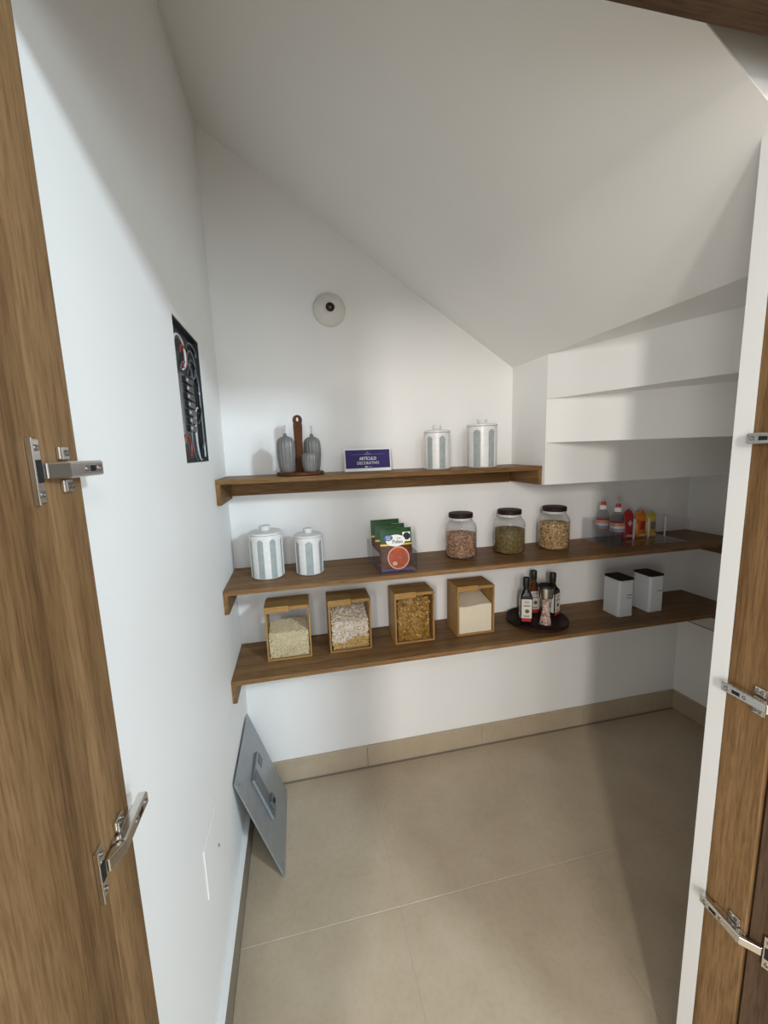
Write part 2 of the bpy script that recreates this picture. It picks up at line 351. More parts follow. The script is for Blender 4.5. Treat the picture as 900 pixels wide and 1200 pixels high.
def hinge(side, z, label, arm_tilt=0.0):
    # concealed cabinet hinge: local +x points away from the wood, y into the closet
    s = 1 if side == 'L' else -1
    x0 = XJ if side == 'L' else XP1
    r = thing('cabinet_hinge', label, 'hinge', (x0, -1.247 if side == 'L' else -1.271, z-.006 if side == 'L' else z), 0, 'concealed cabinet hinges on the door frame')
    def B(a0, a1, y0, y1, z0, z1, name, mat='nickel', bev=.001, par=r):
        xs = sorted((s*a0, s*a1)); return MB().box(xs[0], xs[1], y0, y1, z0, z1).build(name, mat, par, bevel=bev)
    base = B(0.0003, .006, -.024, .036, -.0085, .0085, 'base_rail')
    for q in (-1, 1):
        wplate = B(.0003, .0045, -.012, .008, min(q*.0115, q*.026), max(q*.0115, q*.026), 'mounting_wing')
        B(.0045, .007, -.0115, -.0085, min(q*.0115, q*.025), max(q*.0115, q*.025), 'wing_rim', 'nickel', .0005, wplate)
        for yy in (-.0045, .004):
            m = MB().lathe([(0, .0035), (.0016, .0035), (.0022, .0062), (.0036, .0062), (.0036, .004)], 14, (0, yy, q*.019), 'x')
            if s < 0: m.v = [(-v[0], v[1], v[2]) for v in m.v]
            m.build('screw', 'nickel_dark', wplate)
    # arm: channel with a slot and adjusting screws
    arm = MB()
    prof = [(-.0095, .006), (.0095, .006), (.0095, .0165), (.0075, .0185), (-.0075, .0185), (-.0095, .0165)]
    pv = [(s*p[1], p[0]) for p in prof]
    arm.prism(pv, -.022, .056, 'z')
    arm.v = [(v[0], v[2], v[1]) for v in arm.v]
    armo = arm.build('arm', 'nickel', r, bevel=.0008)
    B(.0183, .0188, .022, .036, -.0036, .0036, 'slot', 'void', 0, armo)
    for yy, rr in ((.046, .0042), (.014, .0036)):
        m = MB().lathe([(0, .0175), (rr*.45, .0175), (rr*.55, .0196), (rr, .0196), (rr, .018)], 16, (0, yy, 0), 'x')
        if s < 0: m.v = [(-v[0], v[1], v[2]) for v in m.v]
        m.build('adjusting_screw', 'nickel_dark', armo)
    # linkage knuckle bending down to the cup
    dk = 0 if side == 'L' else .010
    kn = MB().prism([(s*.0195, -.0225), (s*.0100, -.0225), (s*.0040, -.030), (s*.0040+dk, -.0475), (s*.0082+dk, -.0475)], -.0085, .0085, 'z')
    kn.build('knuckle', 'nickel', r, bevel=.001)
    cup = MB()
    cup.box(min(s*.0003, s*.0035), max(s*.0003, s*.0035), -.062, -.046, -.034, .034)
    cp = cup.build('cup_flange', 'nickel', r, bevel=.0012)
    if side == 'R':                      # the flange turns with the door leaf
        pv_ = Vector((.004, -.025, 0)); cp.rotation_euler = (0, 0, DOOR_R); cp.location = pv_-Matrix.Rotation(DOOR_R, 3, 'Z') @ pv_
    B(.0035, .0042, -.057, -.0485, -.012, .012, 'cup_recess', 'void', 0, cp)
    B(.0005, .0062, -.0645, -.062, -.035, .035, 'flange_lip', 'nickel', .0005, cp)
    for q in (-1, 1):
        m = MB().lathe([(0, .0032), (.0014, .0032), (.002, .005), (.0034, .005), (.0034, .0034)], 14, (0, -.053, q*.0245), 'x')
        if s < 0: m.v = [(-v[0], v[1], v[2]) for v in m.v]
        m.build('screw', 'nickel_dark', cp)
    return r
hinge('L', 1.540, 'silver cabinet hinge on the left door frame, level with the wall niche')
hinge('L', 1.050, 'silver cabinet hinge low on the left door frame')
hinge('R', 1.544, 'silver cabinet hinge highest on the right door frame, half out of view')
hinge('R', 1.070, 'silver cabinet hinge in the middle of the right door frame')
hinge('R', 0.580, 'silver cabinet hinge lowest on the right door frame')

# ------------------------------------------------------------------ shelves
ZT, ZM, ZL, TH = 1.4578, 1.0606, 0.7138, .018
def shelf(label, z, d, right, cl, cr, pale=False):
    r = thing('wall_shelf', label, 'shelf', (0, 0, z), 0, 'brown wood-grain wall shelves')
    R = (lambda y: right-.001) if right else (lambda y: rwx(y)-.001)
    MB().prism([(.0006, -.0005), (R(0), -.0005), (R(-d), -d), (.0006, -d)], -TH, 0).build('board', 'wood_shelf', r, bevel=.0007)
    MB().box(.0006, .0165, -d, -.0005, -cl, -TH).build('side_cleat', 'wood_shelf_y', r, bevel=.0005)
    MB().box(.0167, R(0)-.0162, -.0165, -.0005, -.083, -TH).build('back_rail', 'wood_shelf', r, bevel=.0005)
    y1 = -d+.002
    MB().prism([(R(0), -.0005), (R(y1), y1), (R(y1)-.016, y1), (R(0)-.016, -.0005)], -cr, -TH).build('side_cleat', 'wood_shelf_y', r)
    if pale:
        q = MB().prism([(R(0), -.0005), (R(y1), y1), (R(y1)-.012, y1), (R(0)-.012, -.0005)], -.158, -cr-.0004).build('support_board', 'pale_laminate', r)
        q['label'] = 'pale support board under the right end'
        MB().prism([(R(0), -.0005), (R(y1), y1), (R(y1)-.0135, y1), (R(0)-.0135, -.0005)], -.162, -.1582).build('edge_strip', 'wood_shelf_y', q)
    return r
shelf('short top wooden shelf ending at the stepped stair box', ZT, .255, XB, .093, .079)
shelf('long middle wooden shelf holding the glass jars', ZM, .3062, None, .088, .090)
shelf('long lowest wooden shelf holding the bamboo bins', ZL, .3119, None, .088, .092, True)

# ------------------------------------------------------------------ electrical niche
DS = .20
nr = thing('service_box', 'dark open service box full of wiring set in the left wall', 'service box', (-.001, (HY0+HY1)/2, HZ0))
hw, hh = (HY1-HY0)/2-.0004, HZ1-HZ0-.0008
bx = MB()
bx.box(-.095, -.092, -hw, hw, .0004, hh)                       # back
bx.box(-.092, -.0005, -hw, -hw+.003, .0004, hh); bx.box(-.092, -.0005, hw-.003, hw, .0004, hh)
bx.box(-.092, -.0005, -hw+.003, hw-.003, .0004, .0034); bx.box(-.092, -.0005, -hw+.003, hw-.003, hh-.003, hh)
nr.scale = (DS, 1, 1); bx.build('box_shell', 'niche', nr)
MB().box(-.0915, -.050, -.135, -.075, .055, .245).build('router', 'blackgloss', nr, bevel=.003)
for k, (zz) in enumerate((.115, .140)): MB().box(-.0500, -.0485, -.118, -.110, zz, zz+.008).build('indicator_light', 'cable_white', nr)
rail = MB().box(-.0915, -.080, -.045, .065, .085, .255).build('mounting_rail', 'zinc_dark', nr)
for k in range(7):
    z0 = .092+k*.023
    t = MB().box(-.0798, -.030, -.035+.006*(k % 2), .058, z0, z0+.018).build('terminal_block', 'black', nr, bevel=.001)
    MB().box(-.030, -.027, -.026, -.008, z0+.005, z0+.012).build('contact', 'cable_white', t)
MB().lathe([(0, .0), (.030, .0), (.034, .004), (.034, .016), (.026, .022), (.010, .022), (.009, .028), (0, .028)], 24, (-.0918, .075, .262), 'x').build('coupler', 'cable_grey', nr)
def loop(cy, cz, ry, rz, x, a0, a1, n=22, dx=0.0):
    return [(x+dx*i/(n-1), cy+ry*math.cos(a0+(a1-a0)*i/(n-1)), cz+rz*math.sin(a0+(a1-a0)*i/(n-1))) for i in range(n)]
y0n, z0n = (HY0+HY1)/2, HZ0
cabs = [
 (loop(-.075, .305, .052, .045, -.035, -1.2, 3.6), .0032, 'cable_white', 'white cable looped at the top left of the service box'),
 (loop(-.050, .292, .075, .058, -.044, -.6, 3.4), .0030, 'cable_black', 'black cable looped at the top of the service box'),
 (loop(-.045, .300, .028, .032, -.030, -2.4, 3.0), .0026, 'cable_red', 'red cable coiled near the top of the service box'),
 (loop(.035, .295, .045, .040, -.036, -2.0, 3.4), .0030, 'cable_grey', 'grey cable coiled at the top right of the service box'),
 (loop(.040, .215, .070, .095, -.040, -1.5, 2.2), .0034, 'cable_black', 'black cable arching around the round coupler in the service box'),
 (loop(.060, .085, .042, .085, -.038, 1.5, 4.6), .0028, 'cable_white', 'white cable bowed at the lower right of the service box'),
 (loop(.020, .070, .055, .070, -.034, 1.6, 4.5), .0026, 'cable_grey', 'grey cable bowed at the bottom of the service box'),
 (loop(.085, .080, .050, .078, -.046, 1.7, 4.7), .0028, 'cable_black', 'black cable bowed at the bottom right of the service box'),
 (loop(-.085, .045, .035, .032, -.036, -1.0, 3.4), .0028, 'cable_red', 'red cable end at the bottom left of the service box'),
 (loop(-.020, .250, .060, .040, -.038, .2, 2.9), .0026, 'cable_grey', 'thin grey cable crossing the middle of the service box'),
 (loop(.070, .160, .050, .120, -.036, -1.3, 1.5), .0030, 'cable_grey', 'grey cable running down the right side of the service box'),
 (loop(.055, .330, .060, .030, -.040, .1, 3.0), .0030, 'cable_grey', 'grey cable arching under the top of the service box'),
 (loop(.095, .120, .020, .105, -.034, -1.4, 1.4), .0024, 'cable_white', 'thin white cable along the right edge of the service box'),
]
for pts, rr, mt, lb in cabs:
    hwc = hw-.007
    pts = [(p[0]*DS-.001, max(-hwc, min(hwc, p[1])), max(.007, min(hh-.007, p[2]))) for p in pts]
    c = MB().tube([(p[0], max(-hwc, min(hwc, p[1]*1.15+.020)), p[2]) for p in pts], rr).build('cable', mt); c.location = (-.001, y0n, z0n); tag(c, lb, 'cable', 'cables in the service box')

# blank cover plate low on the left wall
bp_ = thing('blank_wall_plate', 'blank white cover plate low on the left wall', 'wall plate', (0, -.765, .505))
MB().box(.0004, .0035, -.082, .082, -.070, .070).build('plate', 'paint', bp_, bevel=.002)
MB().lathe([(0, .0040), (.002, .0040), (.004, .0056), (.0055, .0036)], 12, (0, .052, -.055), 'x').build('screw', 'nickel', bp_)

# ------------------------------------------------------------------ leaning metal cover
cv = thing('metal_cover', 'grey metal cover plate leaning against the left wall', 'cover plate', (.152, -.265, .0005))
LEN = .445; ang = math.atan2(.152-.0095, .42)
piv = empty('tmp'); bpy.data.objects.remove(piv)
def cvb(a0, a1, b0, b1, c0, c1, name, mat, par, bev=.001):
    # a: along width (y), b: up the plate, c: out of the plate face
    m = MB().box(a0, a1, b0, b1, c0, c1)
    up = Vector((-math.sin(ang), 0, math.cos(ang))); nrm = Vector((math.cos(ang), 0, math.sin(ang))); wd = Vector((0, 1, 0))
    m.v = [tuple(wd*v[0]+up*v[1]+nrm*v[2]) for v in m.v]
    return m.build(name, mat, par, bevel=bev)
cvb(-.196, .196, .001, LEN, -.0025, 0, 'plate', 'zinc', cv)
cvb(-.196, -.190, .006, LEN-.006, -.0060, -.0026, 'folded_edge', 'zinc', cv); cvb(.190, .196, .006, LEN-.006, -.0060, -.0026, 'folded_edge', 'zinc', cv)
tr = cvb(-.080, .080, .140, .335, .0003, .012, 'raised_panel', 'zinc', cv, .003)
cvb(-.079, -.020, .142, .333, .0121, .0150, 'panel_flap', 'zinc_dark', tr, .002)
lt = cvb(-.060, -.010, .165, .200, .0151, .024, 'latch', 'zinc_dark', tr, .002); cvb(-.046, -.030, .176, .190, .0241, .030, 'latch_knob', 'black', lt, .002)
cvb(.030, .078, .290, .326, .0121, .0135, 'vent_slot', 'zinc_dark', tr, 0)
for a in (-.17, .17):
    for b in (.03, .415): cvb(a-.003, a+.003, b-.003, b+.003, .0003, .0014, 'rivet', 'nickel_dark', cv, .001)

# ------------------------------------------------------------------ wall lamp holder
lh = thing('lamp_holder', 'white round porcelain lamp holder with empty socket on the back wall', 'lamp holder', (.461, -.0004, 2.124))
MB().lathe([(0, .0), (.064, .0), (.066, .004), (.066, .010), (.060, .018), (.044, .030), (.026, .038), (.022, .046), (.0185, .046), (.018, .030), (0, .030)], 40, (0, 0, 0), 'y').build('base', 'porcelain', lh)
MB().lathe([(0, .0302), (.0175, .0302), (.0175, .042), (.0155, .042), (.0155, .032), (0, .032)], 28, (0, 0, 0), 'y').build('socket', 'brass', lh)
MB().box(-.004, .004, -.040, -.0322, -.004, .004).build('contact', 'nickel_dark', lh)

# ------------------------------------------------------------------ canisters with fluted stripes
def canister(label, x, y, z, r, h, n, off):
    # off: how far a stripe sits from the side that faces the doorway
    ph = math.atan2(CY-y, CX-x)-PI/n+off
    t = thing('ceramic_canister', label, 'canister', (x, y, z), ph, 'striped ceramic canisters')
    SEG, NZ = n*20, 40
    zb, zt = .004, h
    def mask(a, zz):
        u = (a/(2*PI)*n) % 1.0; d = abs(u-.5)*(2*PI*r/n)          # distance from stripe centre on the surface
        half = .27*(2*PI*r/n); top = zt-.014
        if zz < top-half: return d < half
        dz = zz-(top-half); return dz < half and d*d+dz*dz < half*half
    cells = {}
    body = MB(); stripes = [MB() for _ in range(n)]
    zz = [zb+(zt-zb)*(i/NZ)**.6 for i in range(NZ+1)]
    M_ = [[mask(2*PI*(i+.5)/SEG, (zz[k]+zz[k+1])/2) for k in range(NZ)] for i in range(SEG)]
    gd = .0028
    def P(i, k, rr): a = 2*PI*i/SEG; return (rr*math.cos(a), rr*math.sin(a), zz[k])
    for i in range(SEG):
        for k in range(NZ):
            if M_[i][k]:
                stripes[(i//20) % n].add([P(i, k, r-gd), P(i+1, k, r-gd), P(i+1, k+1, r-gd), P(i, k+1, r-gd)], [(0, 1, 2, 3)], True)
                if k+1 < NZ and not M_[i][k+1]: body.add([P(i, k+1, r-gd), P(i+1, k+1, r-gd), P(i+1, k+1, r), P(i, k+1, r)], [(0, 1, 2, 3)])
                for j, e in (((i-1) % SEG, i), ((i+1) % SEG, i+1)):
                    if not M_[j][k]: body.add([P(e, k, r-gd), P(e, k, r), P(e, k+1, r), P(e, k+1, r-gd)], [(0, 1, 2, 3)])
            else:
                body.add([P(i, k, r), P(i+1, k, r), P(i+1, k+1, r), P(i, k+1, r)], [(0, 1, 2, 3)], True)
    body.lathe([(0, 0), (r-.005, 0), (r-.0025, .0015), (r-.002, .004), (r, .004)], SEG); body.lathe([(r, zt), (r-.004, zt+.001), (r-.006, zt-.004), (0, zt-.004)], 48)
    body.build('body', 'ceramic', t)
    for s in stripes: s.build('stripe', 'ceramic_grey', t)
    ld = MB().lathe([(0, h+.0012), (r-.003, h+.0012), (r+.0015, h+.003), (r+.0015, h+.008), (r-.004, h+.0115), (r*.45, h+.014), (r*.36, h+.015), (0, h+.015)], 48).build('lid', 'ceramic', t)
    kr = r*.33
    MB().lathe([(0, h+.0152), (kr*.9, h+.0152), (kr*.95, h+.020), (kr*1.1, h+.028), (kr*.95, h+.033), (0, h+.034)], 28).build('knob', 'ceramic', ld)
    return t
canister('large grey-striped ceramic canister on the middle shelf, next to the left wall', .150, -.150, ZM, .064, .172, 8, PI/8)
canister('small grey-striped ceramic canister on the middle shelf, second from the left wall', .316, -.155, ZM, .055, .150, 6, .0)
canister('small grey-striped ceramic canister on the top shelf, beside the purple sign', .874, -.145, ZT+.0001, .055, .150, 6, .42)
canister('large grey-striped ceramic canister on the top shelf, nearest the stair box', 1.078, -.145, ZT+.0001, .064, .172, 6, -.35)

# ------------------------------------------------------------------ dispenser set on the top shelf
dt = thing('condiment_stand', 'reddish wooden stand with an upright pierced handle on the top shelf', 'stand', (.302, -.150, ZT))
MB().lathe([(0, 0), (.088, 0), (.092, .003), (.092, .011), (.088, .014), (0, .014)], 48).build('base', 'redwood', dt)
hp = [(-.019, .0142), (.017, .0142), (.0165, .15), (.0185, .20)]
arc = [(.0+.0185*math.cos(a), .215+.0185*math.sin(a)) for a in [i*PI/10 for i in range(11)]]
outl = hp+arc+[(-.0185, .20), (-.0165, .15)]
hm = MB(); hole = [(.0045*math.cos(a), .2165+.0085*math.sin(a)) for a in [2*PI*i/len(outl) for i in range(len(outl))]]
# outline ring bridged to the hole: two rings of equal count
cxh, czh = 0, .2165
def ring_at(tn):
    out = []
    for i in range(28):
        a = 2*PI*i/28; dx, dz = math.cos(a), math.sin(a)
        out.append((dx*tn[0], czh+dz*tn[1]))
    return out
N28 = 28
inner = ring_at((.0042, .0085)); mid = []
for i in range(N28):
    a = 2*PI*i/N28; mid.append((.0185*math.cos(a), .215+.0185*math.sin(a) if math.sin(a) > 0 else .215+.030*math.sin(a)))
vsn = []
for yy in (-.006, .006):
    for rg in (inner, mid): vsn += [(p[0], yy, p[1]) for p in rg]
fsn = []
for i in range(N28):
    j = (i+1) % N28
    fsn += [(i, j, N28+j, N28+i), (2*N28+i, 3*N28+i, 3*N28+j, 2*N28+j), (i, 2*N28+i, 2*N28+j, j), (N28+i, N28+j, 3*N28+j, 3*N28+i)]
hm.add(vsn, fsn)
hm.prism([(-.0185, .0142), (.0165, .0142), (.0155, .14), (.0180, .200), (.012, .193), (0, .187), (-.012, .193), (-.0180, .200), (-.0165, .14)], -.0059, .0059, 'y')
hm.v = [(v[0], v[1]+.022, v[2]) for v in hm.v]; hm.build('handle', 'redwood', dt)
def fluted(name, label, x, y, prof, nfl, amp, cat, group, spout=None):
    t = thing(name, label, cat, (x, y, ZT+.0142), 0, group)
    m = MB(); SEG = nfl*6; vs = []; fs = []; n = len(prof)
    for i in range(SEG):
        a = 2*PI*i/SEG
        for r, h, f in prof:
            rr = r*(1-amp*f*(.5+.5*math.cos(nfl*a))); vs.append((rr*math.cos(a), rr*math.sin(a), h))
    for i in range(SEG):
        j = (i+1) % SEG
        for k in range(n-1): fs.append((i*n+k, j*n+k, j*n+k+1, i*n+k+1))
    m.add(vs, fs, True); b = m.build('body', 'stoneware', t)
    if spout:
        h = spout
        MB().lathe([(0, h), (.0075, h), (.0075, h+.006), (.0055, h+.008), (.0045, h+.010)], 16).build('collar', 'stoneware', t)
        MB().lathe([(.0045, h+.009), (.0045, h+.030), (.006, h+.036), (.0045, h+.0405), (.0, h+.0415)], 16).build('glass_spout', 'pet', t)
    return t
bprof = [(0, 0, 0), (.024, 0, 0), (.0265, .003, 0), (.0305, .02, 1), (.035, .06, 1), (.0355, .09, 1), (.034, .115, 1), (.029, .126, .4), (.020, .133, 0), (.011, .1375, 0), (0, .138, 0)]
fluted('ribbed_bottle', 'grey ribbed bottle with glass spout left of the wooden handle', .252, -.172, bprof, 18, .06, 'bottle', 'grey ribbed bottles on the stand', .138)
fluted('ribbed_bottle', 'grey ribbed bottle with glass spout right of the wooden handle', .354, -.120, [(r*.98, h*.985, f) for r, h, f in bprof], 18, .06, 'bottle', 'grey ribbed bottles on the stand', .136)
fluted('ribbed_pot', 'short grey ribbed pot in front of the right bottle', .339, -.196, [(0, 0, 0), (.022, 0, 0), (.025, .003, 0), (.028, .02, 1), (.030, .045, 1), (.0285, .062, 1), (.025, .069, .3), (.022, .071, 0), (.0195, .069, 0), (.0195, .02, 0), (0, .02, 0)], 18, .06, 'pot', None)

# ------------------------------------------------------------------ purple sign
sg = thing('sign_card', 'purple card sign with white lettering on the top shelf', 'sign', (.589, -.070, ZT+.0003))
tilt = math.radians(-8)
def sgn(o): return o
card = MB().box(-.1005, .1005, -.0012, .0012, 0, .0965); card.v = [(v[0], v[1]-v[2]*math.sin(tilt)*1.0, v[2]*math.cos(tilt)) for v in card.v]
card.build('card', 'white', sg)
SR = (PI/2+tilt*1.0, 0, 0)
def on(zc, off): return Vector((0, -zc*math.sin(tilt)-off*math.cos(tilt), zc*math.cos(tilt)))
pp = MB().box(-.0965, .0965, -.0003, .0, 0, .0785); pp.v = [(v[0], (v[1]-.0013)-(v[2]+.0125)*math.sin(tilt), (v[2]+.0125)*math.cos(tilt)) for v in pp.v]
pan = pp.build('printed_panel', 'purple', sg)
tl = (PI/2-tilt, 0, 0)
def sgtext(n, s, size, zc, mat, bold=0, xo=0, sx=1):
    p = on(zc, .0018); return text(n, s, size, mat, sg, (xo, p.y, p.z), (PI/2+abs(tilt)*-1, 0, 0), bold, .0001, sx)
sgtext('lettering', 'ARTÍCULO', .0190, .0530, 'white', .00025, 0, .80)
sgtext('lettering', 'DECORATIVO', .0180, .0340, 'white', 0, 0, .84)
def sgbar(x0, x1, z0, z1, mat, name='printed_mark'):
    m = MB().box(x0, x1, 0, .0002, z0, z1); m.v = [(v[0], -v[2]*math.sin(tilt)-.0018+v[1], v[2]*math.cos(tilt)) for v in m.v]; return m.build(name, mat, sg)
sgbar(-.070, -.020, .0712, .0717, 'lilac', 'rule_line'); sgbar(.020, .072, .0712, .0717, 'lilac', 'rule_line')
sgbar(-.016, .016, .0715, .0735, 'lilac'); sgbar(-.005, .005, .0775, .0790, 'lilac'); sgbar(-.003, .003, .0800, .0812, 'lilac')
sgbar(-.014, -.003, .0165, .0205, 'white'); sgbar(-.001, .016, .0178, .0196, 'lilac')
foot = MB().prism([(0.001, 0), (.03, 0), (.0145, .09)], -.004, .004, 'x'); foot.build('prop', 'white', sg)

# ------------------------------------------------------------------ glass jars and what is in them
def jar(label, x, y, kind, lvl, clabel, gsize, mat, npts, dome=.006):
    z = ZM
    t = thing('storage_jar', label, 'jar', (x, y, z), 0, 'glass storage jars on the middle shelf')
    R, H = .0700, .165
    MB().lathe([(0, .0005), (R-.010, .0005), (R-.003, .003), (R, .010), (R, H-.030), (R-.004, H-.016), (R-.013, H-.004), (R-.019, H+.004), (R-.019, H+.014), (R-.0215, H+.014), (R-.0215, H+.003), (R-.015, H-.006), (R-.0065, H-.018), (R-.0025, H-.031), (R-.0025, .011), (R-.006, .0055), (R-.012, .004), (0, .004)], 56).build('glass', 'glass', t)
    MB().lathe([(0, H+.0145), (R-.019, H+.0145), (R-.0165, H+.016), (R-.0165, H+.032), (R-.019, H+.035), (0, H+.0355)], 48).build('lid', 'lidwood', t)
    MB().lathe([(R-.0212, H+.004), (R-.0195, H+.006), (R-.0190, H+.0142), (R-.0212, H+.0142)], 40).build('seal', 'cable_white', t)
    Ri = R-.0032-max(gsize)*.75; pts = []
    def cl(v):
        q = math.hypot(v.x, v.y); k = min(1, (R-.0034)/max(q, 1e-6)); k = min(k, (R-.0085)/max(q, 1e-6)) if v.z < .013 else k; return Vector((v.x*k, v.y*k, max(v.z, .0064)))
    for i in range(npts):
        a = random.random()*2*PI
        if i < npts*.68: pts.append((Ri*math.cos(a), Ri*math.sin(a), .006+max(gsize)*.6+random.random()*(lvl-.010)))
        else:
            q = Ri*math.sqrt(random.random()); pts.append((q*math.cos(a), q*math.sin(a), lvl+dome*(1-(q/Ri)**2)+random.uniform(-.002, .001)))
    def core(mb): mb.lathe([(0, .0065), (Ri-.003, .0065), (Ri-.003, lvl-.003), (0, lvl+dome-.004)], 32)
    o = grain_mesh(kind, mat, pts, gsize, None, core, cl); o.location = (x, y, z); tag(o, clabel, kind.replace('_', ' '), kind='stuff')
jar('dark-lidded glass jar of mixed beans, nearest the soup packets', .985, -.130, 'dried_beans', .105, 'speckled brown beans filling the leftmost glass jar', (.0058, .0036, .0032), 'beans', 2300)
jar('dark-lidded glass jar of green lentils, middle of three', 1.222, -.130, 'lentils', .108, 'dark green lentils filling the middle glass jar', (.0036, .0036, .0021), 'lentils', 4200)
jar('dark-lidded glass jar of chickpeas, nearest the water bottles', 1.452, -.130, 'chickpeas', .120, 'golden chickpeas filling the rightmost glass jar', (.0050, .0046, .0042), 'chickpeas', 2300)

# ------------------------------------------------------------------ bamboo bins
def bin_(label, x0):
    t = thing('bamboo_bin', label, 'bin', (x0+.0885, -.198, ZL), 0, 'bamboo storage bins on the lowest shelf')
    W, D, H, T = .0885, .130, .224, .007
    MB().box(-W, -W+T, 0, D, 0, H-.006).build('side_panel', 'bamboo_z', t, bevel=.001); MB().box(W-T, W, 0, D, 0, H-.006).build('side_panel', 'bamboo_z', t, bevel=.001)
    MB().box(-W+T, W-T, 0, D, 0, T).build('bottom_panel', 'bamboo', t, bevel=.001)
    MB().box(-W+T+.0003, W-T-.0003, .004, .006, T+.0003, H-.016).build('front_pane', 'acrylic', t); MB().box(-W+T+.0003, W-T-.0003, D-.006, D-.004, T+.0003, H-.016).build('back_pane', 'acrylic', t)
    MB().box(-W+T, W-T, D-.0035, D, H-.016, H-.006).build('rear_bar', 'bamboo', t)
    MB().box(-W, W, .004, D, H-.006, H).build('top_panel', 'bamboo', t, bevel=.001)
    lid = MB().box(-W-.001, .006, -.004, .094, H+.0003, H+.0058).build('flap_lid', 'bamboo', t, bevel=.0012)
    MB().box(-W-.001, .006, -.004, .0035, H-.020, H).build('flap_lip', 'bamboo', lid, bevel=.0012)
    MB().box(.008, W, .0, .0035, H-.012, H-.0005).build('top_bar', 'bamboo', t, bevel=.0008)
    return t
BX = [.126, .377, .657, .940]
bin_('bamboo bin of pale rice, nearest the left wall', BX[0]); bin_('bamboo bin of puffed cereal, second from the left wall', BX[1])
bin_('bamboo bin of twisted pasta, third from the left wall', BX[2]); bin_('bamboo bin of white flour, next to the turntable', BX[3])
def bin_pts(n, lvlf, lvlb, sz, jit=.002, front=.55, side=.0, lift=None):
    W, D, T = .0885-.0075-sz, .130, .007; out = []
    lv = lambda x, y: (lvlf+(lvlb-lvlf)*(y/D))+(lift(x) if lift else 0)
    for i in range(n):
        x = random.uniform(-W, W)
        if i < n*front: out.append((x, .0065+sz*.8, random.uniform(T+sz, max(T+sz+.001, lv(x, .006)))))
        else:
            y = random.uniform(.0065+sz, D-.0065-sz); out.append((x, y, lv(x, y)+random.uniform(-jit, jit*.3)))
    return out, W, lv
def bin_core(W, lv, sz, nx=12, ny=6):
    def core(mb):
        D, T = .130, .007; y0, y1 = .0065+sz, D-.0068
        vs = []; fs = []
        for j in range(ny+1):
            for i in range(nx+1):
                x = -W+2*W*i/nx; y = y0+(y1-y0)*j/ny; vs.append((x, y, lv(x, y)-sz*.3))
        for j in range(ny):
            for i in range(nx): a = j*(nx+1)+i; fs.append((a, a+1, a+nx+2, a+nx+1))
        b = len(vs)
        vs += [(-W, y0, T+.0006), (W, y0, T+.0006), (W, y1, T+.0006), (-W, y1, T+.0006)]
        fr_ = list(range(nx+1)); bk = [ny*(nx+1)+i for i in range(nx+1)]; lf = [j*(nx+1) for j in range(ny+1)]; rt = [j*(nx+1)+nx for j in range(ny+1)]
        fs += [tuple([b, b+1]+fr_[::-1]), tuple([b+2, b+3]+bk), tuple([b+3, b]+lf), tuple([b+1, b+2]+rt[::-1]), (b+3, b+2, b+1, b)]
        mb.add(vs, fs)
    return core
def fill(kind, mat, i, pts, W, lv, size, label):
    o = grain_mesh(kind, mat, pts, size, None, bin_core(W-.001, lv, max(size)*.9), lambda v: Vector((max(-.0806, min(.0806, v.x)), max(.0068, min(.1225, v.y)), max(.0078, v.z)))); o.location = (BX[i]+.0885, -.198, ZL); tag(o, label, kind.replace('_', ' '), kind='stuff'); return o
p, W, lv = bin_pts(4200, .112, .128, .003); fill('rice', 'rice', 0, p, W, lv, (.0042, .0019, .0019), 'pale grains of rice half filling the leftmost bin')
p, W, lv = bin_pts(2100, .120, .172, .006, .005); cer = fill('puffed_cereal', 'cereal', 1, p, W, lv, (.0064, .0050, .0042), 'pale puffed cereal heaped in the second bin')
cer.data.materials.append(M['cereal_gold'])
for q in cer.data.polygons:
    if q.center.z < .050+.012*math.sin(q.center.x*38): q.material_index = 1
p, W, lv = bin_pts(2, .135, .150, .003); p = []
W0, D0 = .0772, .130
fo = MB(); bin_core(W0, lambda x, y: .133+.022*(y/D0)+.003*math.sin(40*x), .0006, 24, 10)(fo)
fob = fo.build('flour', 'flour'); fob.location = (BX[3]+.0885, -.198, ZL); tag(fob, 'smooth white flour in the rightmost bin', 'flour', kind='stuff')
# pasta spirals
pm = MB(); p, W, lv = bin_pts(330, .186, .192, .010, .012, .62)
for q in p:
    ax = Matrix.Rotation(random.random()*6.28, 3, 'Y') @ Matrix.Rotation(random.uniform(-.5, .5), 3, 'X')
    L, rr = random.uniform(.028, .036), .0062; vs = []; fs = []; n = 11; off = random.random()*6.28
    c = Vector((q[0]*.88, max(q[1], .0125), max(.016, q[2])))
    for k in range(n):
        tt = k/(n-1); a = off+tt*2.6*PI; h = (tt-.5)*L
        for e in (-1, 1): vs.append(c+ax @ Vector((e*rr*math.cos(a), e*rr*math.sin(a), h)))
    vs = [Vector((max(-.078, min(.078, v.x)), max(.0072, min(.122, v.y)), max(.0082, min(.205, v.z)))) for v in vs]
    for k in range(n-1): fs.append((2*k, 2*k+1, 2*k+3, 2*k+2))
    pm.add(vs, fs, False)
bin_core(.070, lambda x, y: .172, .012, 4, 3)(pm)
me = bpy.data.meshes.new('pasta'); me.from_pydata(pm.v, [], pm.f); me.update(); me.materials.append(M['pasta'])
po = bpy.data.objects.new('pasta', me); COL.objects.link(po); po.location = (BX[2]+.0885, -.198, ZL); tag(po, 'golden twisted pasta filling the third bin', 'pasta', kind='stuff')

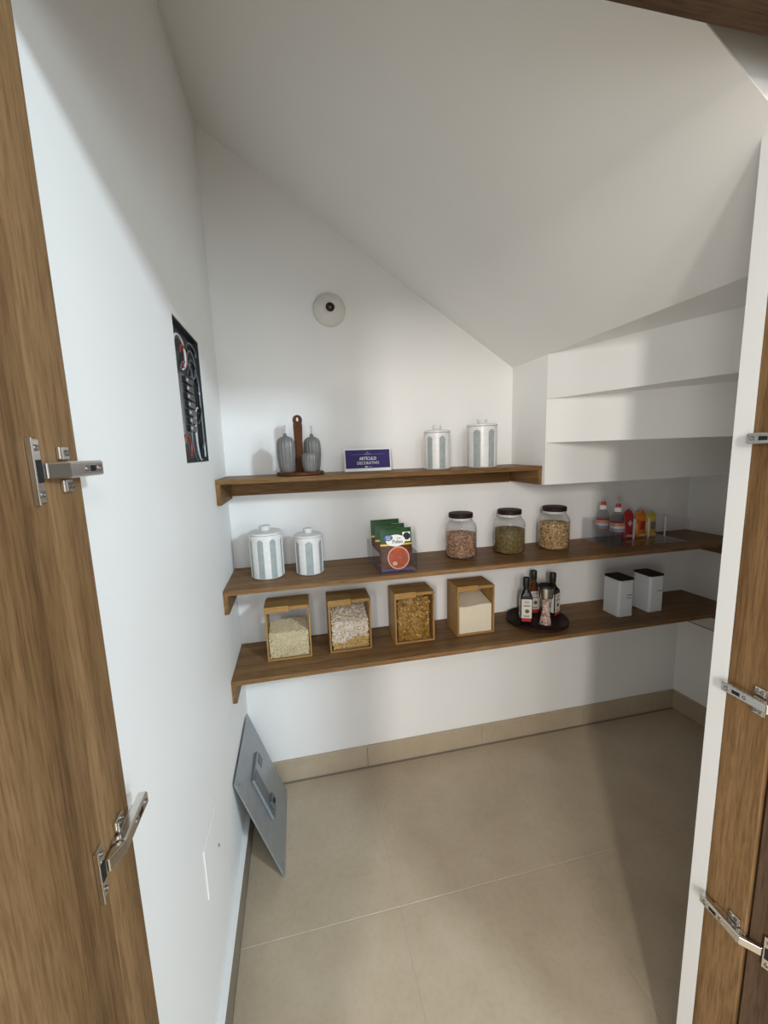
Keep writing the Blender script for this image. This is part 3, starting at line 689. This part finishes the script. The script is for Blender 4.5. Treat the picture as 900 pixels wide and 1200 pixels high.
# ------------------------------------------------------------------ acrylic tray with soup packets
def acrylic_tray(label, x0, x1, y0, y1, hb, hf, z=ZM):
    t = thing('acrylic_tray', label, 'tray', ((x0+x1)/2, (y0+y1)/2, z), 0, 'clear acrylic trays on the middle shelf')
    W, D, T = (x1-x0)/2, (y1-y0)/2, .0025
    MB().box(-W, W, -D, D, .0003, T).build('bottom_panel', 'acrylic', t)
    MB().box(-W, -W+T, -D, D, T+.0001, hb).build('side_panel', 'acrylic', t); MB().box(W-T, W, -D, D, T+.0001, hb).build('side_panel', 'acrylic', t)
    MB().box(-W+T+.0001, W-T-.0001, D-T, D, T+.0001, hb).build('back_panel', 'acrylic', t)
    if hf: MB().box(-W+T+.0001, W-T-.0001, -D, -D+T, T+.0001, hf).build('front_panel', 'acrylic', t)
    return t
acrylic_tray('clear acrylic tray holding green soup packets', .580, .735, -.288, -.008, .086, .084)
def soup(label, x, y, z, wdt, h, lean, rz):
    t = thing('soup_packet', label, 'packet', (x, y, z), rz, 'green and brown soup packets'); t.rotation_euler = (lean, 0, rz)
    nx, nz = 8, 12; Wd = wdt/2
    def th(u, v): return .010*max(0, (1-u*u))**.6*max(0, math.sin(PI*min(1, max(0, v))))**.5+.0006
    def panel(z0, z1, mat, name, nzz):
        m = MB()
        for s in (-1, 1):
            vs = []; fs = []
            for k in range(nzz+1):
                v = z0+(z1-z0)*k/nzz
                for i in range(nx+1):
                    u = -1+2*i/nx; vs.append((u*Wd, s*th(u, v), v*h))
            for k in range(nzz):
                for i in range(nx): a = k*(nx+1)+i; fs.append((a, a+1, a+nx+2, a+nx+1))
            m.add(vs, fs, True)
        return m.build(name, mat, t)
    panel(0, .055, 'pouch_violet', 'bottom_seal', 2); panel(.055, .60, 'pouch_brown', 'lower_print', 7); panel(.60, .64, 'pouch_yellow', 'gold_band', 1); panel(.64, .93, 'pouch_green', 'upper_print', 5); panel(.93, 1.0, 'pouch_green', 'top_seal', 2)
    yf = -.0128
    def disc(cx, cz, rx, rz_, mat, name, off=0, n=36, dd=.0015):
        pl = [(cx+rx*math.cos(2*PI*i/n), cz+rz_*math.sin(2*PI*i/n)) for i in range(n)]
        return MB().prism(pl, yf-off-dd*.4, yf-off, 'y').build(name, mat, t)
    disc(.004, h*.31, .045, .046, 'bowl_rim', 'bowl_picture', -.0006); disc(.004, h*.31, .0405, .0415, 'soup', 'soup_picture', .0004)
    disc(-.012, h*.29-.018, .010, .008, 'bowl_rim', 'noodle_picture', .0014)
    disc(-.004, h*.715, .040, .0235, 'white', 'name_oval', -.0022); bdg = disc(-.034, h*.785, .0185, .0115, 'pouch_blue', 'blue_badge', -.0006)
    text('badge_lettering', 'Great', .0085, 'white', t, (-.034, yf+.0005-.0008, h*.785+.0042), (PI/2, 0, 0), .0001); text('badge_lettering', 'Value', .0085, 'white', t, (-.034, yf+.0005-.0008, h*.785-.0042), (PI/2, 0, 0), .0001)
    text('name_lettering', 'Fideo', .0195, 'pouch_green', t, (.004, yf+.0022-.0008, h*.685), (PI/2, 0, 0), .0003)
    text('name_lettering', 'Sopa', .0085, 'tin_mark', t, (.010, yf+.0022-.0008, h*.765), (PI/2, 0, 0), .0001)
    pl = [(.043+.0155*math.cos(PI/8+i*PI/4), h*.80+.0155*math.sin(PI/8+i*PI/4)) for i in range(8)]
    MB().box(.026, .058, yf+.0032, yf+.0036, h*.80-.021, h*.80+.017).build('white_panel', 'white', t)
    MB().prism(pl, yf+.0024, yf+.0030, 'y').build('black_octagon', 'black', t)
    for xx in (-.018, .010): MB().lathe([(0, 0), (.0022, 0), (.0022, .0006), (0, .0006)], 12, (xx, -.0034, h*.945), 'y').build('punch_hole', 'white', t)
    return t
PZ = ZM+.0032
soup('front green and red soup packet with a bowl picture', .6585, -.262, PZ, .130, .172, math.radians(-7), math.radians(1))
soup('middle green soup packet standing behind the front one', .652, -.185, PZ, .128, .176, math.radians(-7), math.radians(1))
soup('rearmost green soup packet in the acrylic tray', .648, -.115, PZ, .126, .184, math.radians(-7), math.radians(2))

# ------------------------------------------------------------------ acrylic tray with drinks
tr2 = acrylic_tray('wide clear acrylic tray holding water bottles and juice pouches', 1.695, 2.120, -.226, -.016, .112, .020)
for xx in (1.916, 2.002, 2.101):
    tag(MB().box(xx-.0032-1.9075, xx+.0032-1.9075, .0070, .0110, .0028, .040).build('upright_clip', 'white', tr2), 'slim white upright clip')
    tag(MB().box(xx-.0048-1.9075, xx+.0048-1.9075, .0070, .0110, .0402, .046).build('clip_bar', 'white', tr2), 'slim white upright clip')
    tag(MB().box(xx-.0048-1.9075, xx+.0048-1.9075, .0070, .0110, .0462, .104).build('clip_tab', 'white', tr2), 'slim white upright clip')
def water(label, x, y):
    t = thing('water_bottle', label, 'bottle', (x, y, ZM+.0026), 0, 'small water bottles with red and white caps')
    pr = [(0, 0), (.024, 0), (.030, .004)]
    for k in range(7): pr += [(.031, .010+k*.008), (.0298, .014+k*.008)]
    pr += [(.031, .068), (.031, .110), (.0305, .125), (.026, .143), (.017, .156), (.0125, .160), (.0125, .168)]
    MB().lathe(pr, 36).build('bottle_body', 'pet', t)
    lb = MB().lathe([(.0314, .066), (.0316, .067), (.0316, .107), (.0314, .108)], 36).build('label_sleeve', 'pink', t)
    MB().lathe([(.0318, .072), (.0319, .073), (.0319, .081), (.0318, .082)], 36).build('blue_stripe', 'label_blue', lb)
    MB().lathe([(.0318, .0825), (.0319, .083), (.0319, .0925), (.0318, .093)], 36).build('white_stripe', 'label_paper', lb)
    cp = MB().lathe([(0, .1685), (.0150, .1685), (.0155, .160), (.0162, .160), (.0162, .178), (.012, .181), (0, .181)], 28).build('cap', 'white', t)
    MB().lathe([(.0115, .1812), (.0115, .190), (.009, .196), (0, .197)], 24).build('cap_top', 'red', cp)
    return t
water('small water bottle at the back left of the wide acrylic tray', 1.752, -.088)
water('small water bottle in front, beside the red juice pouch', 1.757, -.178)
def pouch(label, x, y, mat, wdt, h, spot):
    t = thing('juice_pouch', label, 'pouch', (x, y, ZM+.0027), math.radians(-6), 'juice pouches in the wide acrylic tray')
    m = MB(); nx, nz = 8, 12
    for s in (-1, 1):
        vs = []; fs = []
        for k in range(nz+1):
            v = k/nz; ww = wdt/2*(1 if v < .86 else 1-(v-.86)*3.2)
            for i in range(nx+1):
                u = -1+2*i/nx; vs.append((u*ww, s*(.017*math.sqrt(max(0, 1-u*u))*(1-v)**.6+.0008), v*h))
        for k in range(nz):
            for i in range(nx): a = k*(nx+1)+i; fs.append((a, a+1, a+nx+2, a+nx+1))
        m.add(vs, fs, True)
    m.build('bag', mat, t)
    if spot: MB().prism([(.013*math.cos(i*PI/2), h*.55+.016*math.sin(i*PI/2)) for i in range(4)], -.0185, -.0175, 'y').build('printed_emblem', 'bowl_rim', t)
    else: MB().box(-.010, .014, -.0172, -.0165, h*.30, h*.62).build('printed_emblem', 'tin_mark' if mat == 'yellowpouch' else 'redpouch', t)
    MB().box(-.018, .018, -.0206, -.0196, h*.06, h*.14).build('bottom_print', 'bowl_rim', t)
    MB().lathe([(0, h), (.005, h-.002), (.005, h+.006), (0, h+.0065)], 12).build('spout', mat, t)
    return t
pouch('red juice pouch beside the water bottles', 1.911, -.075, 'redpouch', .056, .140, True)
pouch('orange juice pouch in the middle of the wide acrylic tray', 1.986, -.075, 'orangepouch', .058, .134, False)
pouch('yellow juice pouch rightmost in the wide acrylic tray', 2.050, -.075, 'yellowpouch', .058, .122, False)

# ------------------------------------------------------------------ turntable with oils
TX, TY = 1.362, -.150
tt_ = thing('turntable', 'dark round wooden turntable on the lowest shelf', 'turntable', (TX, TY, ZL))
MB().lathe([(0, .0), (.085, .0), (.085, .006), (0, .006)], 40).build('foot_ring', 'black', tt_)
MB().lathe([(0, .0062), (.136, .0062), (.141, .009), (.141, .019), (.138, .021), (.134, .019), (.130, .0165), (0, .0165)], 64).build('plate', 'darkwood', tt_)
OZ = ZL+.0168
def oil(label, x, y, rz, glass, dark_cap, h=.212):
    t = thing('oil_bottle', label, 'bottle', (x, y, OZ), rz, 'square oil bottles on the turntable')
    a = .0265; m = MB()
    def sq(s, z, c=.005): return [(s-c, -s, z), (s, -s+c, z), (s, s-c, z), (s-c, s, z), (-s+c, s, z), (-s, s-c, z), (-s, -s+c, z), (-s+c, -s, z)]
    def oc(r, z): return [(r*math.cos(q), r*math.sin(q), z) for q in [-PI/2+PI/8+i*PI/4 for i in range(8)]]
    rings = [sq(a-.003, 0), sq(a, .003), sq(a, h*.56), sq(a*.93, h*.62), oc(.020, h*.68), oc(.0135, h*.74), oc(.0125, h*.80)]
    vs = [v for r in rings for v in r]; fs = [tuple(range(8))[::-1], tuple(range(len(vs)-8, len(vs)))]
    for k in range(len(rings)-1):
        for i in range(8): j = (i+1) % 8; fs.append((k*8+i, k*8+j, k*8+8+j, k*8+8+i))
    m.add(vs, fs); m.build('bottle_body', glass, t)
    MB().lathe([(0, h*.79), (.0145, h*.79), (.0150, h*.80), (.0150, h*.985), (.0135, h), (0, h)], 24).build('cap', 'black', t)
    for k in range(2):
        if k == 0: L = MB().box(-a+.004, a-.004, -a-.0008, -a-.0002, h*.115, h*.545)
        else: L = MB().box(-a-.0008, -a-.0002, -a+.004, a-.004, h*.115, h*.545)
        lo = L.build('label', 'label_paper', t)
        if k == 0:
            MB().lathe([(0, 0), (.0095, 0), (.0095, .0004), (0, .0004)], 20, (.002, -a-.0009, h*.275), 'y').build('round_print', 'label_print', lo)
            for zz, w2 in ((.49, .013), (.455, .010), (.40, .015), (.385, .015), (.165, .014), (.145, .011)):
                MB().box(-w2, w2, -a-.0013, -a-.0009, h*zz, h*zz+.0022).build('print_line', 'label_print', lo)
            MB().box(-a+.006, a-.006, -a-.0008, -a-.0002, h*.045, h*.105).build('red_band', 'red', t)
        else:
            MB().box(-a-.0013, -a-.0009, -.008, .008, h*.22, h*.34).build('side_print', 'label_print', lo)
    return t
oil('dark square oil bottle at the left front of the turntable', 1.2925, -.165, math.radians(-22), 'blackgloss', True)
oil('amber square oil bottle at the back of the turntable', 1.385, -.080, math.radians(-12), 'oil_amber', True)
oil('dark square oil bottle at the right of the turntable, behind the salt grinder', 1.448, -.140, math.radians(28), 'blackgloss', True)
sgd = thing('salt_grinder', 'glass grinder of pink salt with a steel top on the turntable', 'grinder', (1.352, -.232, OZ))
MB().lathe([(0, .0005), (.028, .0005), (.0315, .004), (.031, .020), (.026, .045), (.0215, .075), (.0225, .105), (.0265, .128), (.0285, .134), (.026, .134), (.020, .105), (.019, .075), (.0235, .045), (.0285, .020), (.028, .006), (0, .004)], 40).build('glass', 'glass', sgd)
MB().lathe([(0, .1345), (.0290, .1345), (.0300, .137), (.0330, .178), (.0345, .183), (0, .183)], 40).build('steel_head', 'nickel', sgd)
MB().lathe([(0, .1832), (.0350, .1832), (.0355, .186), (.0345, .192), (0, .192)], 40).build('cap', 'black', sgd)
pts = []
for i in range(800):
    h = random.uniform(.008, .118); rr = (.0258 if h < .022 else .0258-(h-.022)/.053*.0095 if h < .075 else .0163+(h-.075)/.05*.003)-.0042
    q = rr*math.sqrt(random.uniform(.75, 1)); a = random.random()*6.28; pts.append((q*math.cos(a), q*math.sin(a), h))
def saltcl(v):
    h = max(v.z, .0065); lim = (.0245 if h < .020 else .0245-(h-.020)/.055*.0088 if h < .075 else .0157+(h-.075)/.05*.002)
    q = math.hypot(v.x, v.y); k = min(1, lim/max(q, 1e-6)); return Vector((v.x*k, v.y*k, h))
so_ = grain_mesh('pink_salt', 'salt', pts, (.0034, .0030, .0027), None, None, saltcl); so_.location = (1.352, -.232, OZ); tag(so_, 'coarse pink salt crystals inside the grinder', 'salt', kind='stuff')

# ------------------------------------------------------------------ white tins
def tin(label, x, y, rz, lines):
    t = thing('storage_tin', label, 'tin', (x, y, ZL), rz, 'white storage tins on the lowest shelf')
    W, D, H = .0425, .052, .180
    def rr(s, n=6, c=.012):
        o = []
        for cx, cy, a0 in ((W-c, D-c, 0), (-W+c, D-c, PI/2), (-W+c, -D+c, PI), (W-c, -D+c, 1.5*PI)):
            for i in range(n+1): a = a0+i*PI/2/n; o.append((cx+(c+s)*math.cos(a), cy+(c+s)*math.sin(a)))
        return o
    MB().prism(rr(0), .0, H).build('body', 'tin_white', t, bevel=.0015)
    MB().prism(rr(.0008), .001, .005).build('bottom_rim', 'tin_white', t)
    MB().prism(rr(.0012), H+.0002, H+.0085).build('lid', 'darkwood', t, bevel=.0015)
    for k in range(lines): MB().box(.002, .030-.004*k, -D-.0005, -D-.0001, H*.58-k*.014, H*.58-k*.014+.0042).build('printed_word', 'tin_mark', t)
    return t
tin('white square tin with dark wooden lid, next to the turntable', 1.792, -.168, math.radians(1), 2)
tin('white square tin with dark wooden lid, nearest the right wall', 1.972, -.160, math.radians(2), 1)
